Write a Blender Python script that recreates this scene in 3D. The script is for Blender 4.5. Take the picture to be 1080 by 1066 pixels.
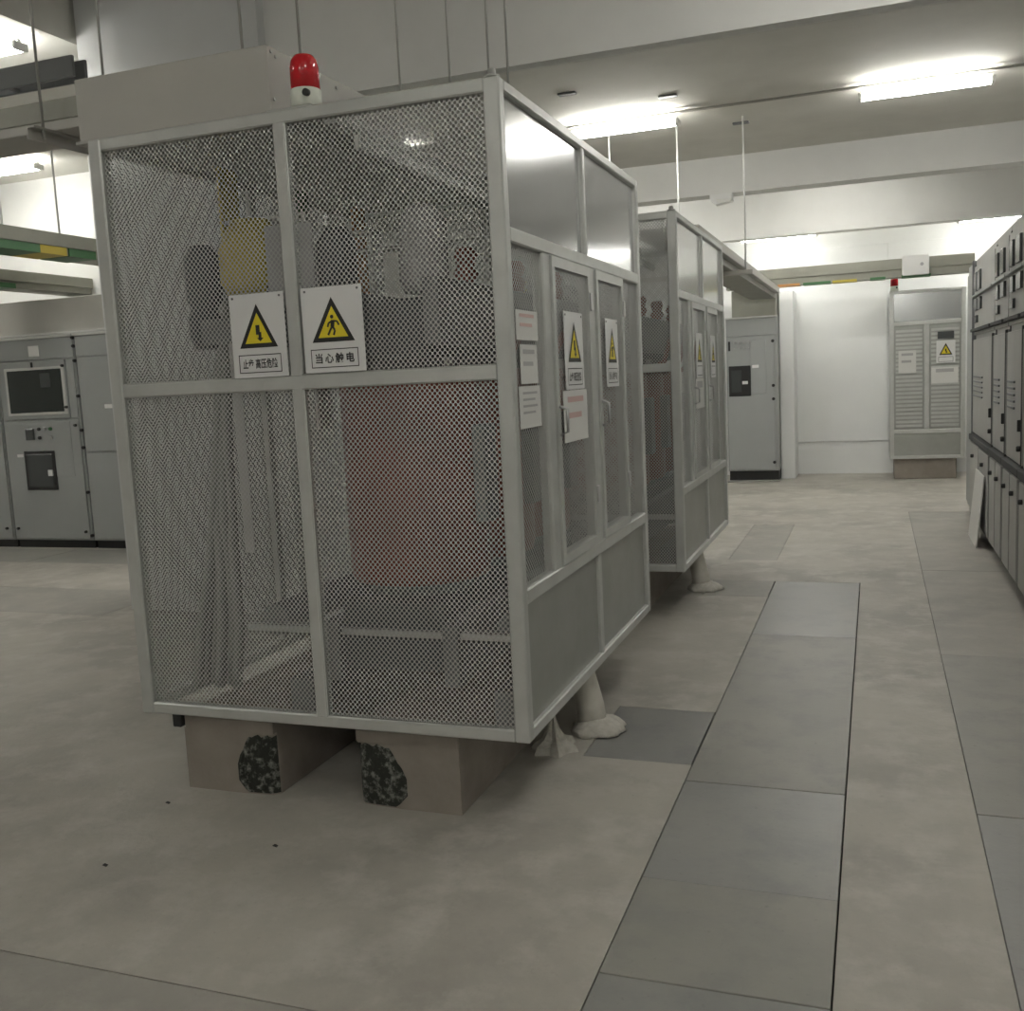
import bpy, math, random
from mathutils import Matrix, Vector
random.seed(7)
PI = math.pi
S = bpy.context.scene
COL = S.collection
for o in list(bpy.data.objects): bpy.data.objects.remove(o)

# ------------------------------------------------------------------ camera
F_PX, YAW, PITCH, ROLL, EYE = 1056.3, 0.3509, 0.1245, -0.0491, 1.45
cam = bpy.data.cameras.new('camera'); cam_o = bpy.data.objects.new('camera', cam); COL.objects.link(cam_o)
cam.sensor_fit = 'HORIZONTAL'; cam.sensor_width = 36; cam.lens = 36 * F_PX / 1080; cam.clip_start = 0.05
_f = Vector((-math.sin(YAW) * math.cos(PITCH), math.cos(YAW) * math.cos(PITCH), -math.sin(PITCH)))
_r = Vector((math.cos(YAW), math.sin(YAW), 0)); _u = _r.cross(_f)
_r2 = math.cos(ROLL) * _r + math.sin(ROLL) * _u; _u2 = -math.sin(ROLL) * _r + math.cos(ROLL) * _u
m = Matrix.Identity(4)
for i in range(3):
    m[i][0] = _r2[i]; m[i][1] = _u2[i]; m[i][2] = -_f[i]
m[2][3] = EYE
cam_o.matrix_world = m
S.camera = cam_o

# ------------------------------------------------------------------ world, exposure (a closed hall: its lamps light it)
w = bpy.data.worlds.new('world'); S.world = w; w.use_nodes = True
w.node_tree.nodes['Background'].inputs[0].default_value = (0.9, 0.95, 1, 1)
w.node_tree.nodes['Background'].inputs[1].default_value = 0.05
S.view_settings.view_transform = 'Standard'; S.view_settings.look = 'None'
S.view_settings.gamma = 1; S.view_settings.use_curve_mapping = False
S.view_settings.exposure = 1.02
TUBE = 30.0
LAMP_COLOUR = (1.0, 0.985, 0.93)

# ------------------------------------------------------------------ materials
def mat(name, col, rough=0.5, metal=0.0, col2=None, scale=6.0, detail=6, lo=0.35, hi=0.7, bump=0.0, bscale=60, spec=0.5, rvar=0.0):
    m = bpy.data.materials.new(name); m.use_nodes = True
    nt = m.node_tree; b = nt.nodes['Principled BSDF']
    b.inputs['Base Color'].default_value = (*col, 1); b.inputs['Roughness'].default_value = rough
    b.inputs['Metallic'].default_value = metal; b.inputs['Specular IOR Level'].default_value = spec
    tc = nt.nodes.new('ShaderNodeTexCoord')
    if col2:
        n = nt.nodes.new('ShaderNodeTexNoise'); n.inputs['Scale'].default_value = scale; n.inputs['Detail'].default_value = detail
        n.inputs['Roughness'].default_value = 0.6
        r = nt.nodes.new('ShaderNodeValToRGB'); r.color_ramp.elements[0].position = lo; r.color_ramp.elements[1].position = hi
        r.color_ramp.elements[0].color = (*col, 1); r.color_ramp.elements[1].color = (*col2, 1)
        nt.links.new(tc.outputs['Object'], n.inputs['Vector']); nt.links.new(n.outputs['Fac'], r.inputs['Fac'])
        nt.links.new(r.outputs['Color'], b.inputs['Base Color'])
        if rvar:
            mr = nt.nodes.new('ShaderNodeMapRange'); mr.inputs['To Min'].default_value = rough - rvar; mr.inputs['To Max'].default_value = rough + rvar
            nt.links.new(n.outputs['Fac'], mr.inputs['Value']); nt.links.new(mr.outputs['Result'], b.inputs['Roughness'])
    if bump:
        n2 = nt.nodes.new('ShaderNodeTexNoise'); n2.inputs['Scale'].default_value = bscale; n2.inputs['Detail'].default_value = 4
        bp = nt.nodes.new('ShaderNodeBump'); bp.inputs['Strength'].default_value = bump; bp.inputs['Distance'].default_value = 0.01
        nt.links.new(tc.outputs['Object'], n2.inputs['Vector']); nt.links.new(n2.outputs['Fac'], bp.inputs['Height'])
        nt.links.new(bp.outputs['Normal'], b.inputs['Normal'])
    return m

def concrete(name, a, b, c, rough, bump=0.12):
    """three tones of dusty concrete: broad patches, blotches and fine speckle"""
    m = mat(name, a, rough, bump=bump, bscale=45)
    nt = m.node_tree; P = nt.nodes['Principled BSDF']; tc = nt.nodes['Texture Coordinate']
    def noise(sc, det):
        n = nt.nodes.new('ShaderNodeTexNoise'); n.inputs['Scale'].default_value = sc; n.inputs['Detail'].default_value = det
        n.inputs['Roughness'].default_value = 0.65
        nt.links.new(tc.outputs['Object'], n.inputs['Vector']); return n
    def ramp(n, lo, hi):
        r = nt.nodes.new('ShaderNodeMapRange'); r.inputs['From Min'].default_value = lo; r.inputs['From Max'].default_value = hi
        nt.links.new(n.outputs['Fac'], r.inputs['Value']); return r
    def mix(f, A, B):
        x = nt.nodes.new('ShaderNodeMix'); x.data_type = 'RGBA'
        nt.links.new(f.outputs['Result'], x.inputs[0])
        for i, v in ((6, A), (7, B)):
            if isinstance(v, tuple): x.inputs[i].default_value = (*v, 1)
            else: nt.links.new(v.outputs[2], x.inputs[i])
        return x
    x1 = mix(ramp(noise(1.3, 7), 0.42, 0.62), a, b)
    x2 = mix(ramp(noise(4.5, 9), 0.48, 0.68), x1, c)
    x3 = mix(ramp(noise(38, 5), 0.62, 0.8), x2, tuple(v * 0.72 for v in a))
    nt.links.new(x3.outputs[2], P.inputs['Base Color'])
    return m

M = {}
M['concrete'] = concrete('floor concrete', (0.43, 0.41, 0.365), (0.335, 0.318, 0.285), (0.49, 0.47, 0.43), 0.55)
M['plate'] = concrete('painted steel cover plate', (0.275, 0.27, 0.245), (0.31, 0.30, 0.27), (0.24, 0.238, 0.225), 0.45, 0.05)
M['plate_blue'] = concrete('bluish cover plate', (0.26, 0.26, 0.25), (0.29, 0.287, 0.268), (0.232, 0.234, 0.23), 0.36, 0.05)
M['plate_dusty'] = concrete('dusty cover plate', (0.345, 0.33, 0.298), (0.285, 0.273, 0.248), (0.38, 0.363, 0.325), 0.5, 0.06)
M['trench'] = mat('dark trench', (0.03, 0.03, 0.028), 0.9)
M['wall'] = mat('white wall paint', (0.78, 0.78, 0.76), 0.7, col2=(0.72, 0.72, 0.70), scale=1.5)
M['wall_gloss'] = mat('glossy white wall panel', (0.80, 0.81, 0.80), 0.28, col2=(0.76, 0.77, 0.77), scale=1.2)
M['ceiling'] = mat('ceiling paint', (0.70, 0.69, 0.64), 0.8, col2=(0.62, 0.61, 0.56), scale=1.8)
M['column'] = mat('column grey', (0.62, 0.63, 0.63), 0.75, col2=(0.58, 0.59, 0.59), scale=2)  # one even grey, set darker than the walls and beams
M['alu'] = mat('aluminium profile', (0.58, 0.59, 0.57), 0.38, 0.35, col2=(0.52, 0.53, 0.51), scale=9)
M['perf'] = mat('perforated aluminium sheet', (0.53, 0.535, 0.52), 0.38, 0.35)
M['sheet'] = mat('brushed stainless sheet', (0.55, 0.56, 0.56), 0.15, 0.7, col2=(0.50, 0.51, 0.51), scale=3)
M['sheet_dull'] = mat('dull stainless sheet', (0.43, 0.44, 0.42), 0.42, 0.55, col2=(0.36, 0.37, 0.34), scale=3)
M['box_grey'] = mat('beige grey duct paint', (0.46, 0.45, 0.415), 0.48, col2=(0.43, 0.42, 0.39), scale=3)
M['duct'] = mat('olive grey duct paint', (0.31, 0.31, 0.265), 0.5, col2=(0.27, 0.27, 0.23), scale=4)
M['cab'] = mat('cabinet grey enamel', (0.345, 0.358, 0.352), 0.42, col2=(0.325, 0.338, 0.332), scale=2)
M['cab_door'] = mat('cabinet door enamel', (0.365, 0.38, 0.375), 0.40, col2=(0.345, 0.36, 0.355), scale=2)
M['cab_light'] = mat('pale cabinet trim', (0.60, 0.60, 0.58), 0.45)
M['cab_warm'] = mat('pale beige cabinet enamel', (0.40, 0.40, 0.38), 0.45, col2=(0.35, 0.35, 0.335), scale=3)
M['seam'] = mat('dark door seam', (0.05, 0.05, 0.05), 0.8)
M['black'] = mat('black plastic', (0.018, 0.018, 0.018), 0.45)
M['glass'] = mat('dark window glass', (0.018, 0.024, 0.022), 0.08, spec=0.7)
M['meter'] = mat('dark meter face', (0.07, 0.075, 0.075), 0.2)
M['white'] = mat('white label', (0.78, 0.78, 0.77), 0.5)
M['sign'] = mat('white sign plate', (0.74, 0.74, 0.735), 0.38)
M['paper'] = mat('white paper', (0.68, 0.68, 0.655), 0.7)
M['ink'] = mat('black print', (0.02, 0.02, 0.02), 0.5)
M['ink_grey'] = mat('grey print', (0.42, 0.42, 0.42), 0.6)
M['ink_red'] = mat('faded red print', (0.60, 0.42, 0.40), 0.6)
M['yellow'] = mat('sign yellow', (0.78, 0.64, 0.025), 0.45)
M['red'] = mat('red beacon lens', (0.55, 0.008, 0.015), 0.12, spec=0.8)
M['beacon_base'] = mat('cream beacon base', (0.72, 0.74, 0.66), 0.4)
M['rod'] = mat('galvanised rod', (0.42, 0.42, 0.40), 0.45, 0.5)
M['rod_white'] = mat('white painted rod', (0.7, 0.7, 0.68), 0.5)
M['block'] = mat('cast concrete block', (0.30, 0.265, 0.23), 0.85, col2=(0.24, 0.21, 0.185), scale=7, bump=0.25, bscale=40)
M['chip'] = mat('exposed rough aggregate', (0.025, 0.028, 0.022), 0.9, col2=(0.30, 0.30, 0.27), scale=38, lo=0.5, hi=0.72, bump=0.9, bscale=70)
M['pipe'] = mat('white plastic pipe', (0.66, 0.64, 0.58), 0.5, col2=(0.55, 0.53, 0.47), scale=12)
M['mortar'] = mat('pale sealing foam', (0.62, 0.60, 0.55), 0.9, col2=(0.46, 0.44, 0.39), scale=25, bump=0.6, bscale=40)
M['coil'] = mat('red brown resin coil', (0.26, 0.06, 0.04), 0.38, col2=(0.19, 0.05, 0.035), scale=5)
M['core'] = mat('dark core steel', (0.07, 0.075, 0.085), 0.5, 0.4)
M['clamp'] = mat('grey painted clamp', (0.16, 0.165, 0.17), 0.45)
M['busbar'] = mat('tinned busbar', (0.60, 0.60, 0.60), 0.32, 0.7)
M['insul'] = mat('grey insulator', (0.40, 0.40, 0.41), 0.4)
M['cable'] = mat('grey cable sheath', (0.26, 0.27, 0.25), 0.55)
M['tape_g'] = mat('green phase tape', (0.05, 0.16, 0.06), 0.45)
M['tape_y'] = mat('yellow phase tape', (0.55, 0.43, 0.05), 0.45)
M['tape_r'] = mat('orange phase tape', (0.55, 0.25, 0.08), 0.45)
M['fixture'] = mat('white lamp channel', (0.75, 0.75, 0.72), 0.5)
em = bpy.data.materials.new('lit fluorescent tube'); em.use_nodes = True
_b = em.node_tree.nodes['Principled BSDF']; _b.inputs['Base Color'].default_value = (0.9, 0.9, 0.9, 1)
_b.inputs['Emission Color'].default_value = (*LAMP_COLOUR, 1); _b.inputs['Emission Strength'].default_value = TUBE
M['tube'] = em

# ------------------------------------------------------------------ mesh helpers
class MB:
    def __init__(s): s.v = []; s.f = []; s.sm = []
    def box(s, x0, x1, y0, y1, z0, z1):
        n = len(s.v)
        s.v += [(x, y, z) for z in (z0, z1) for y in (y0, y1) for x in (x0, x1)]
        s.add([(0, 2, 3, 1), (4, 5, 7, 6), (0, 1, 5, 4), (2, 6, 7, 3), (0, 4, 6, 2), (1, 3, 7, 5)], n); return s
    def add(s, fs, n, smooth=False):
        for f in fs: s.f.append(tuple(i + n for i in f)); s.sm.append(smooth)
    def bbox(s, x0, x1, y0, y1, z0, z1, b=0.004):
        """box with all edges chamfered"""
        n = len(s.v); X = (x0, x1); Y = (y0, y1); Z = (z0, z1); idx = {}
        b = min(b, (x1 - x0) / 2.01, (y1 - y0) / 2.01, (z1 - z0) / 2.01)
        for i in (0, 1):
            for j in (0, 1):
                for k in (0, 1):
                    sx, sy, sz = (1, -1)[i], (1, -1)[j], (1, -1)[k]
                    for a, d in (('x', (0, sy * b, sz * b)), ('y', (sx * b, 0, sz * b)), ('z', (sx * b, sy * b, 0))):
                        idx[i, j, k, a] = len(s.v); s.v.append((X[i] + d[0], Y[j] + d[1], Z[k] + d[2]))
        fs = []
        for i in (0, 1):
            fs.append([idx[i, 0, 0, 'x'], idx[i, 1, 0, 'x'], idx[i, 1, 1, 'x'], idx[i, 0, 1, 'x']])
            fs.append([idx[0, i, 0, 'y'], idx[1, i, 0, 'y'], idx[1, i, 1, 'y'], idx[0, i, 1, 'y']])
            fs.append([idx[0, 0, i, 'z'], idx[1, 0, i, 'z'], idx[1, 1, i, 'z'], idx[0, 1, i, 'z']])
        for a in (0, 1):
            for c in (0, 1):
                fs.append([idx[0, a, c, 'y'], idx[1, a, c, 'y'], idx[1, a, c, 'z'], idx[0, a, c, 'z']])
                fs.append([idx[a, 0, c, 'x'], idx[a, 1, c, 'x'], idx[a, 1, c, 'z'], idx[a, 0, c, 'z']])
                fs.append([idx[a, c, 0, 'x'], idx[a, c, 1, 'x'], idx[a, c, 1, 'y'], idx[a, c, 0, 'y']])
        for i in (0, 1):
            for j in (0, 1):
                for k in (0, 1): fs.append([idx[i, j, k, 'x'], idx[i, j, k, 'y'], idx[i, j, k, 'z']])
        s.add(fs, 0); return s
    def lathe(s, prof, c=(0, 0, 0), n=20, axis='z'):
        """prof: list of (radius, height); closed by caps where radius > 0"""
        base = len(s.v)
        def put(r, h, a):
            p = (r * math.cos(a), r * math.sin(a), h)
            if axis == 'x': p = (p[2], p[0], p[1])
            if axis == 'y': p = (p[0], p[2], p[1])
            s.v.append((p[0] + c[0], p[1] + c[1], p[2] + c[2]))
        for r, h in prof:
            for i in range(n): put(r, h, 2 * PI * i / n)
        for k in range(len(prof) - 1):
            s.add([(k * n + i, k * n + (i + 1) % n, (k + 1) * n + (i + 1) % n, (k + 1) * n + i) for i in range(n)], base, True)
        s.add([tuple(range(n))[::-1], tuple(range((len(prof) - 1) * n, len(prof) * n))], base); return s
    def cyl(s, r, p0, p1, n=12):
        return s.tube([p0, p1], r, n)
    def tube(s, pts, r, n=10):
        pts = [Vector(p) for p in pts]; base = len(s.v)
        up = Vector((0, 0, 1))
        for i, p in enumerate(pts):
            d = (pts[min(i + 1, len(pts) - 1)] - pts[max(i - 1, 0)]).normalized()
            a = d.cross(up if abs(d.z) < 0.95 else Vector((1, 0, 0))).normalized(); b = d.cross(a)
            rr = r[i] if isinstance(r, (list, tuple)) else r
            for k in range(n):
                t = 2 * PI * k / n; s.v.append(tuple(p + rr * (math.cos(t) * a + math.sin(t) * b)))
        for i in range(len(pts) - 1):
            s.add([(i * n + k, i * n + (k + 1) % n, (i + 1) * n + (k + 1) % n, (i + 1) * n + k) for k in range(n)], base, True)
        s.add([tuple(range(n))[::-1], tuple(range((len(pts) - 1) * n, len(pts) * n))], base); return s
    def prism(s, poly, y0, y1):
        """polygon in the XZ plane extruded along Y"""
        n = len(s.v); k = len(poly)
        s.v += [(x, y0, z) for x, z in poly] + [(x, y1, z) for x, z in poly]
        s.add([tuple(range(k)), tuple(range(2 * k - 1, k - 1, -1))] + [(i, i + k, (i + 1) % k + k, (i + 1) % k) for i in range(k)], n); return s
    def mesh(s, name, material):
        me = bpy.data.meshes.new(name); me.from_pydata(s.v, [], s.f); me.materials.append(material)
        me.polygons.foreach_set('use_smooth', s.sm)
        import bmesh
        bm = bmesh.new(); bm.from_mesh(me); bmesh.ops.recalc_face_normals(bm, faces=bm.faces); bm.to_mesh(me); bm.free()
        return me
    def build(s, name, material, parent=None, world=True):
        """vertices are given in world metres (world=True) and stored relative to the parent's origin"""
        if parent is not None and world:
            ox, oy, oz = origin(parent); s.v = [(x - ox, y - oy, z - oz) for x, y, z in s.v]
        return link(name, s.mesh(name, material if not isinstance(material, str) else M[material]), parent)

ORG = {}
def origin(o): return ORG.get(o.name, (0, 0, 0))
def link(name, data, parent=None):
    o = bpy.data.objects.new(name, data); COL.objects.link(o)
    if parent is not None: o.parent = parent; ORG[o.name] = origin(parent)
    return o
def tag(o, label, cat, group=None, kind=None):
    o['label'] = label; o['category'] = cat
    if group: o['group'] = group
    if kind: o['kind'] = kind
    return o
def thing(name, label, cat, loc=(0, 0, 0), rz=0.0, group=None):
    o = bpy.data.objects.new(name, None); COL.objects.link(o); o.location = loc; o.rotation_euler = (0, 0, rz)
    ORG[o.name] = tuple(loc) if rz == 0 else (0, 0, 0)
    return tag(o, label, cat, group)
def struct(name, mb, material, parent=None):
    o = mb.build(name, material, parent)
    if parent is None: o['kind'] = 'structure'
    return o
def solo(name, mb, material, label, cat, loc, group=None):
    """a thing that is one mesh, with its origin at its base"""
    mb.v = [(x - loc[0], y - loc[1], z - loc[2]) for x, y, z in mb.v]
    o = link(name, mb.mesh(name, M[material])); o.location = loc
    return tag(o, label, cat, group)
def copy_tree(o, parent=None, loc=None):
    c = o.copy(); COL.objects.link(c)
    if parent is not None: c.parent = parent
    if loc is not None: c.location = loc
    for ch in o.children: copy_tree(ch, c)
    return c
def B(*a): return MB().box(*a)
def BB(*a, b=0.004): return MB().bbox(*a, b=b)

# ------------------------------------------------------------------ the hall: floor with trenches, ceiling, beams, walls
XW, XE, YS, YN = -12.0, 2.4, -4.0, 14.0
RECTS = [(-0.645, -0.095, 0.6, 6.92), (0.30, 1.75, -2.0, 10.3), (-1.065, -0.645, 3.565, 4.165), (-1.065, -0.645, 6.43, 6.92),
         (-7.0, -0.95, 0.9, 1.885), (-10.5, -4.0, 7.05, 7.72), (-9.5, -4.95, 5.3, 6.06), (-1.065, -0.70, 7.68, 9.45)]
xs = sorted({XW, XE} | {r[0] for r in RECTS} | {r[1] for r in RECTS}); ys = sorted({YS, YN} | {r[2] for r in RECTS} | {r[3] for r in RECTS})
fl = MB(); fl.box(XW, XE, YS, YN, -0.2, -0.06)
for i in range(len(xs) - 1):
    for j in range(len(ys) - 1):
        cx, cy = (xs[i] + xs[i + 1]) / 2, (ys[j] + ys[j + 1]) / 2
        if not any(r[0] < cx < r[1] and r[2] < cy < r[3] for r in RECTS): fl.box(xs[i], xs[i + 1], ys[j], ys[j + 1], -0.07, 0.0)
floor = struct('floor', fl, 'concrete')
for r in RECTS: B(r[0] + .001, r[1] - .001, r[2] + .001, r[3] - .001, -0.0599, -0.055).build('trench_bed', 'trench', floor)
def plates(x0, x1, cuts, mats, gap=0.004, across=False):
    for k in range(len(cuts) - 1):
        a, b_ = cuts[k], cuts[k + 1]; dz = random.uniform(-0.0015, 0.0012)
        mb = BB(x0 + gap * 0.6, x1 - gap, a + 0.0018, b_ - 0.0018, -0.02 + dz, dz, b=0.0015) if not across else BB(a + 0.002, b_ - 0.002, x0 + gap, x1 - gap, -0.02 + dz, dz, b=0.002)
        mb.build('floor_plate', mats[k % len(mats)], floor)
plates(-0.645, -0.095, [0.6, 1.4, 2.21, 2.70, 3.42, 5.49, 6.92], ['plate', 'plate_blue', 'plate', 'plate_blue', 'plate', 'plate_blue'], 0.005)
plates(0.30, 1.75, [-2.0, 0.2, 1.9, 3.36, 5.24, 7.4, 10.3], ['plate', 'plate', 'plate_blue', 'plate', 'plate_dusty', 'plate_dusty'])
plates(-1.065, -0.645, [3.565, 4.165], ['plate_blue']); plates(-1.065, -0.645, [6.43, 6.92], ['plate_dusty']); plates(-1.065, -0.70, [7.68, 9.45], ['plate_dusty'])
plates(0.9, 1.885, [-7.0, -5.0, -3.2, -0.95], ['plate_dusty', 'plate_dusty', 'plate_dusty'], across=True)
plates(5.3, 6.06, [-9.5, -8.0, -6.5, -4.95], ['plate_dusty', 'plate_dusty'], across=True)
plates(7.05, 7.72, [-10.5, -8.9, -7.4, -5.8, -4.0], ['plate', 'plate'], across=True)

for a in ((-4.9, XE, 5.68, YN, 3.56, 4.5), (-4.9, XE, YS, 5.58, 4.3, 4.5), (XW, -4.9, YS, YN, 3.76, 4.5)): struct('ceiling', B(*a), 'ceiling')
struct('ceiling_beam', B(-3.5, XE, 5.58, 5.68, 3.20, 4.5), 'wall')
struct('ceiling_beam', B(-3.5, XE, 10.50, 10.75, 3.20, 3.561), 'wall')
struct('wall_partition', B(XW, -4.9, 8.5, 8.65, 0, 3.762), 'wall')
struct('ceiling_beam', B(-3.5, XE, 12.55, 12.76, 2.985, 3.561), 'wall')
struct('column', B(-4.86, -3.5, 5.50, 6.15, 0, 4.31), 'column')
wb = struct('wall_back', B(XW, XE, YN, YN + 0.2, 0, 4.5), 'wall_gloss')
for a, c in ((-3.3, -1.12), (-1.12, 0.16), (0.16, 1.6)): BB(a + .002, c - .002, YN - 0.02, YN + 0.001, 0.43, 2.95, b=0.003).build('wall_panel', 'wall_gloss', wb)
struct('wall_left', B(XW - 0.2, XW, YS, YN, 0, 4.5), 'wall')
struct('wall_right', B(XE, XE + 0.2, YS, YN, 0, 4.5), 'wall')
struct('wall_front', B(XW, XE, YS - 0.2, YS, 0, 4.5), 'wall')
struct('trim_1', BB(-1.15, -0.975, 13.42, YN, 0, 2.41, b=0.006), 'wall_gloss')

# ------------------------------------------------------------------ fluorescent lamps
lamp_src = None
def lamp(x, y, z, label, drop=0.06):
    """x, y centre; z height of the tubes; drop = length of the two stems up to the ceiling"""
    t = thing('fluorescent_lamp', label, 'lamp', (x, y, z + 0.03 + drop), 0, 'fluorescent lamps under the ceiling')
    L = 0.46
    BB(x - L, x + L, y - 0.016, y + 0.016, z + 0.012, z + 0.05).build('channel', 'fixture', t)
    for s in (-1, 1):
        MB().cyl(0.0165, (x - L + 0.025, y + s * 0.036, z), (x + L - 0.025, y + s * 0.036, z), 12).build('tube', 'tube', t)
        BB(x + s * L - 0.014, x + s * L + 0.014, y - 0.056, y + 0.056, z - 0.022, z + 0.028, b=0.005).build('end_cap', 'fixture', t)
        MB().cyl(0.006, (x + s * 0.3, y, z + 0.045), (x + s * 0.3, y, z + 0.03 + drop + 0.02), 8).build('stem', 'rod', t)
    return t
lamp(0.36, 8.45, 3.455, 'lit lamp on the ceiling at upper right, above the aisle')
lamp(-1.96, 8.45, 3.455, 'lit lamp on the ceiling just above the near cage\'s top right edge')
lamp(-1.12, 13.1, 3.035, 'lamp glowing along the beam edge above the far grey cabinet', 0.495)
lamp(1.38, 13.1, 3.035, 'lamp glowing along the beam edge above the far small cage', 0.495)
lamp(-5.45, 5.15, 3.65, 'lit lamp at the upper left corner beside the grey column', 0.08)
lamp(-7.85, 7.7, 3.65, 'lit lamp at the left edge below the long horizontal duct', 0.08)
HIDDEN = 'unseen lamp added for light, outside the frame or hidden behind a beam or the column'  # unseen lamps added for the light; last pair brightens the third beam's face
for x, y, z, dr in ((0.36, 4.1, 3.6, 0.66), (0.36, 0.6, 3.6, 0.66), (0.36, -2.6, 3.6, 0.66), (-1.96, -2.6, 3.6, 0.66), (-5.45, 1.2, 3.65, 0.08), (-7.85, 2.5, 3.65, 0.08),
                (-10.2, 5.15, 3.65, 0.08), (-10.2, 7.7, 3.65, 0.08), (-4.2, 8.45, 3.455, 0.06), (-0.4, 11.35, 3.455, 0.06), (-2.7, 11.35, 3.455, 0.06)):
    lamp(x, y, z, HIDDEN, dr)
solo('conduit', MB().cyl(0.011, (-3.49, 8.40, 3.525), (2.39, 8.40, 3.525), 10), 'box_grey', 'thin wiring conduit linking the two lamps on the right ceiling', 'conduit', (-0.5, 8.40, 3.525))
for k, (x, y) in enumerate(((-2.16, 7.54), (-1.49, 8.0), (-1.08, 9.17))):
    solo('ceiling_anchor', BB(x - 0.07, x + 0.07, y - 0.03, y + 0.03, 3.545, 3.561), 'clamp',
         ['small grey anchor plate on the ceiling nearest the front beam', 'small grey anchor plate just beyond the lamp above the cage', 'small grey anchor plate on the ceiling near the second beam'][k], 'anchor plate', (x, y, 3.545), 'anchor plates on the ceiling')
t = thing('emergency_light', 'small white box lamp hanging under the second ceiling beam', 'lamp', (-1.45, 10.56, 3.20))
MB().prism([(-1.56, 3.20), (-1.34, 3.20), (-1.34, 3.13), (-1.50, 3.10), (-1.56, 3.15)], 10.50, 10.62).build('housing', 'white', t)
BB(-1.49, -1.35, 10.495, 10.505, 3.115, 3.15).build('lens', 'fixture', t)

# ------------------------------------------------------------------ perforated sheet
def perforated(u0, u1, v0, v1, n=8, px=0.017, py=0.019, rx=0.0053, ry=0.0058, thick=0.0012):
    """sheet with staggered holes, welded into one surface; returns (verts in u, v), faces"""
    key = {}; V = []; Fc = []
    def vert(a, b):
        k = (round(a * 20000), round(b * 20000))
        if k not in key: key[k] = len(V); V.append((a, b))
        return key[k]
    nu = int((u1 - u0) / px); nv = int((v1 - v0) / py); px = (u1 - u0) / nu; py = (v1 - v0) / nv
    ci = [math.cos(2 * PI * k / 8) for k in range(8)]; si = [math.sin(2 * PI * k / 8) for k in range(8)]
    ks = range(8) if n == 8 else range(0, 8, 2)
    for j in range(2 * nv):
        for i in range(nu - (j % 2)):
            cx = u0 + (i + 0.5 + 0.5 * (j % 2)) * px; cy = v0 + (j + 1) * py / 2
            if cy > v1 - py / 2 + 1e-6: continue
            out = []; inn = []
            for k in ks:
                if k % 2 == 0: ox, oy = ci[k] * px / 2, si[k] * py / 2
                else: ox, oy = math.copysign(px / 4, ci[k]), math.copysign(py / 4, si[k])
                out.append(vert(cx + ox, cy + oy)); V.append((cx + ci[k] * rx, cy + si[k] * ry)); inn.append(len(V) - 1)
            q = len(out)
            for k in range(q): Fc.append((out[k], out[(k + 1) % q], inn[(k + 1) % q], inn[k]))
    return V, Fc
def perf_panel(parent, plane, pos, u0, u1, v0, v1, n=8):
    V, Fc = perforated(u0, u1, v0, v1, n)
    ox, oy, oz = origin(parent)
    P = [(u - ox, pos - oy, v - oz) for u, v in V] if plane == 'y' else [(u - ox, v - oy, pos - oz) for u, v in V] if plane == 'z' else [(pos - ox, u - oy, v - oz) for u, v in V]
    me = bpy.data.meshes.new('mesh_panel'); me.from_pydata(P, [], Fc); me.materials.append(M['perf'])
    return link('mesh_panel', me, parent)

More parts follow.
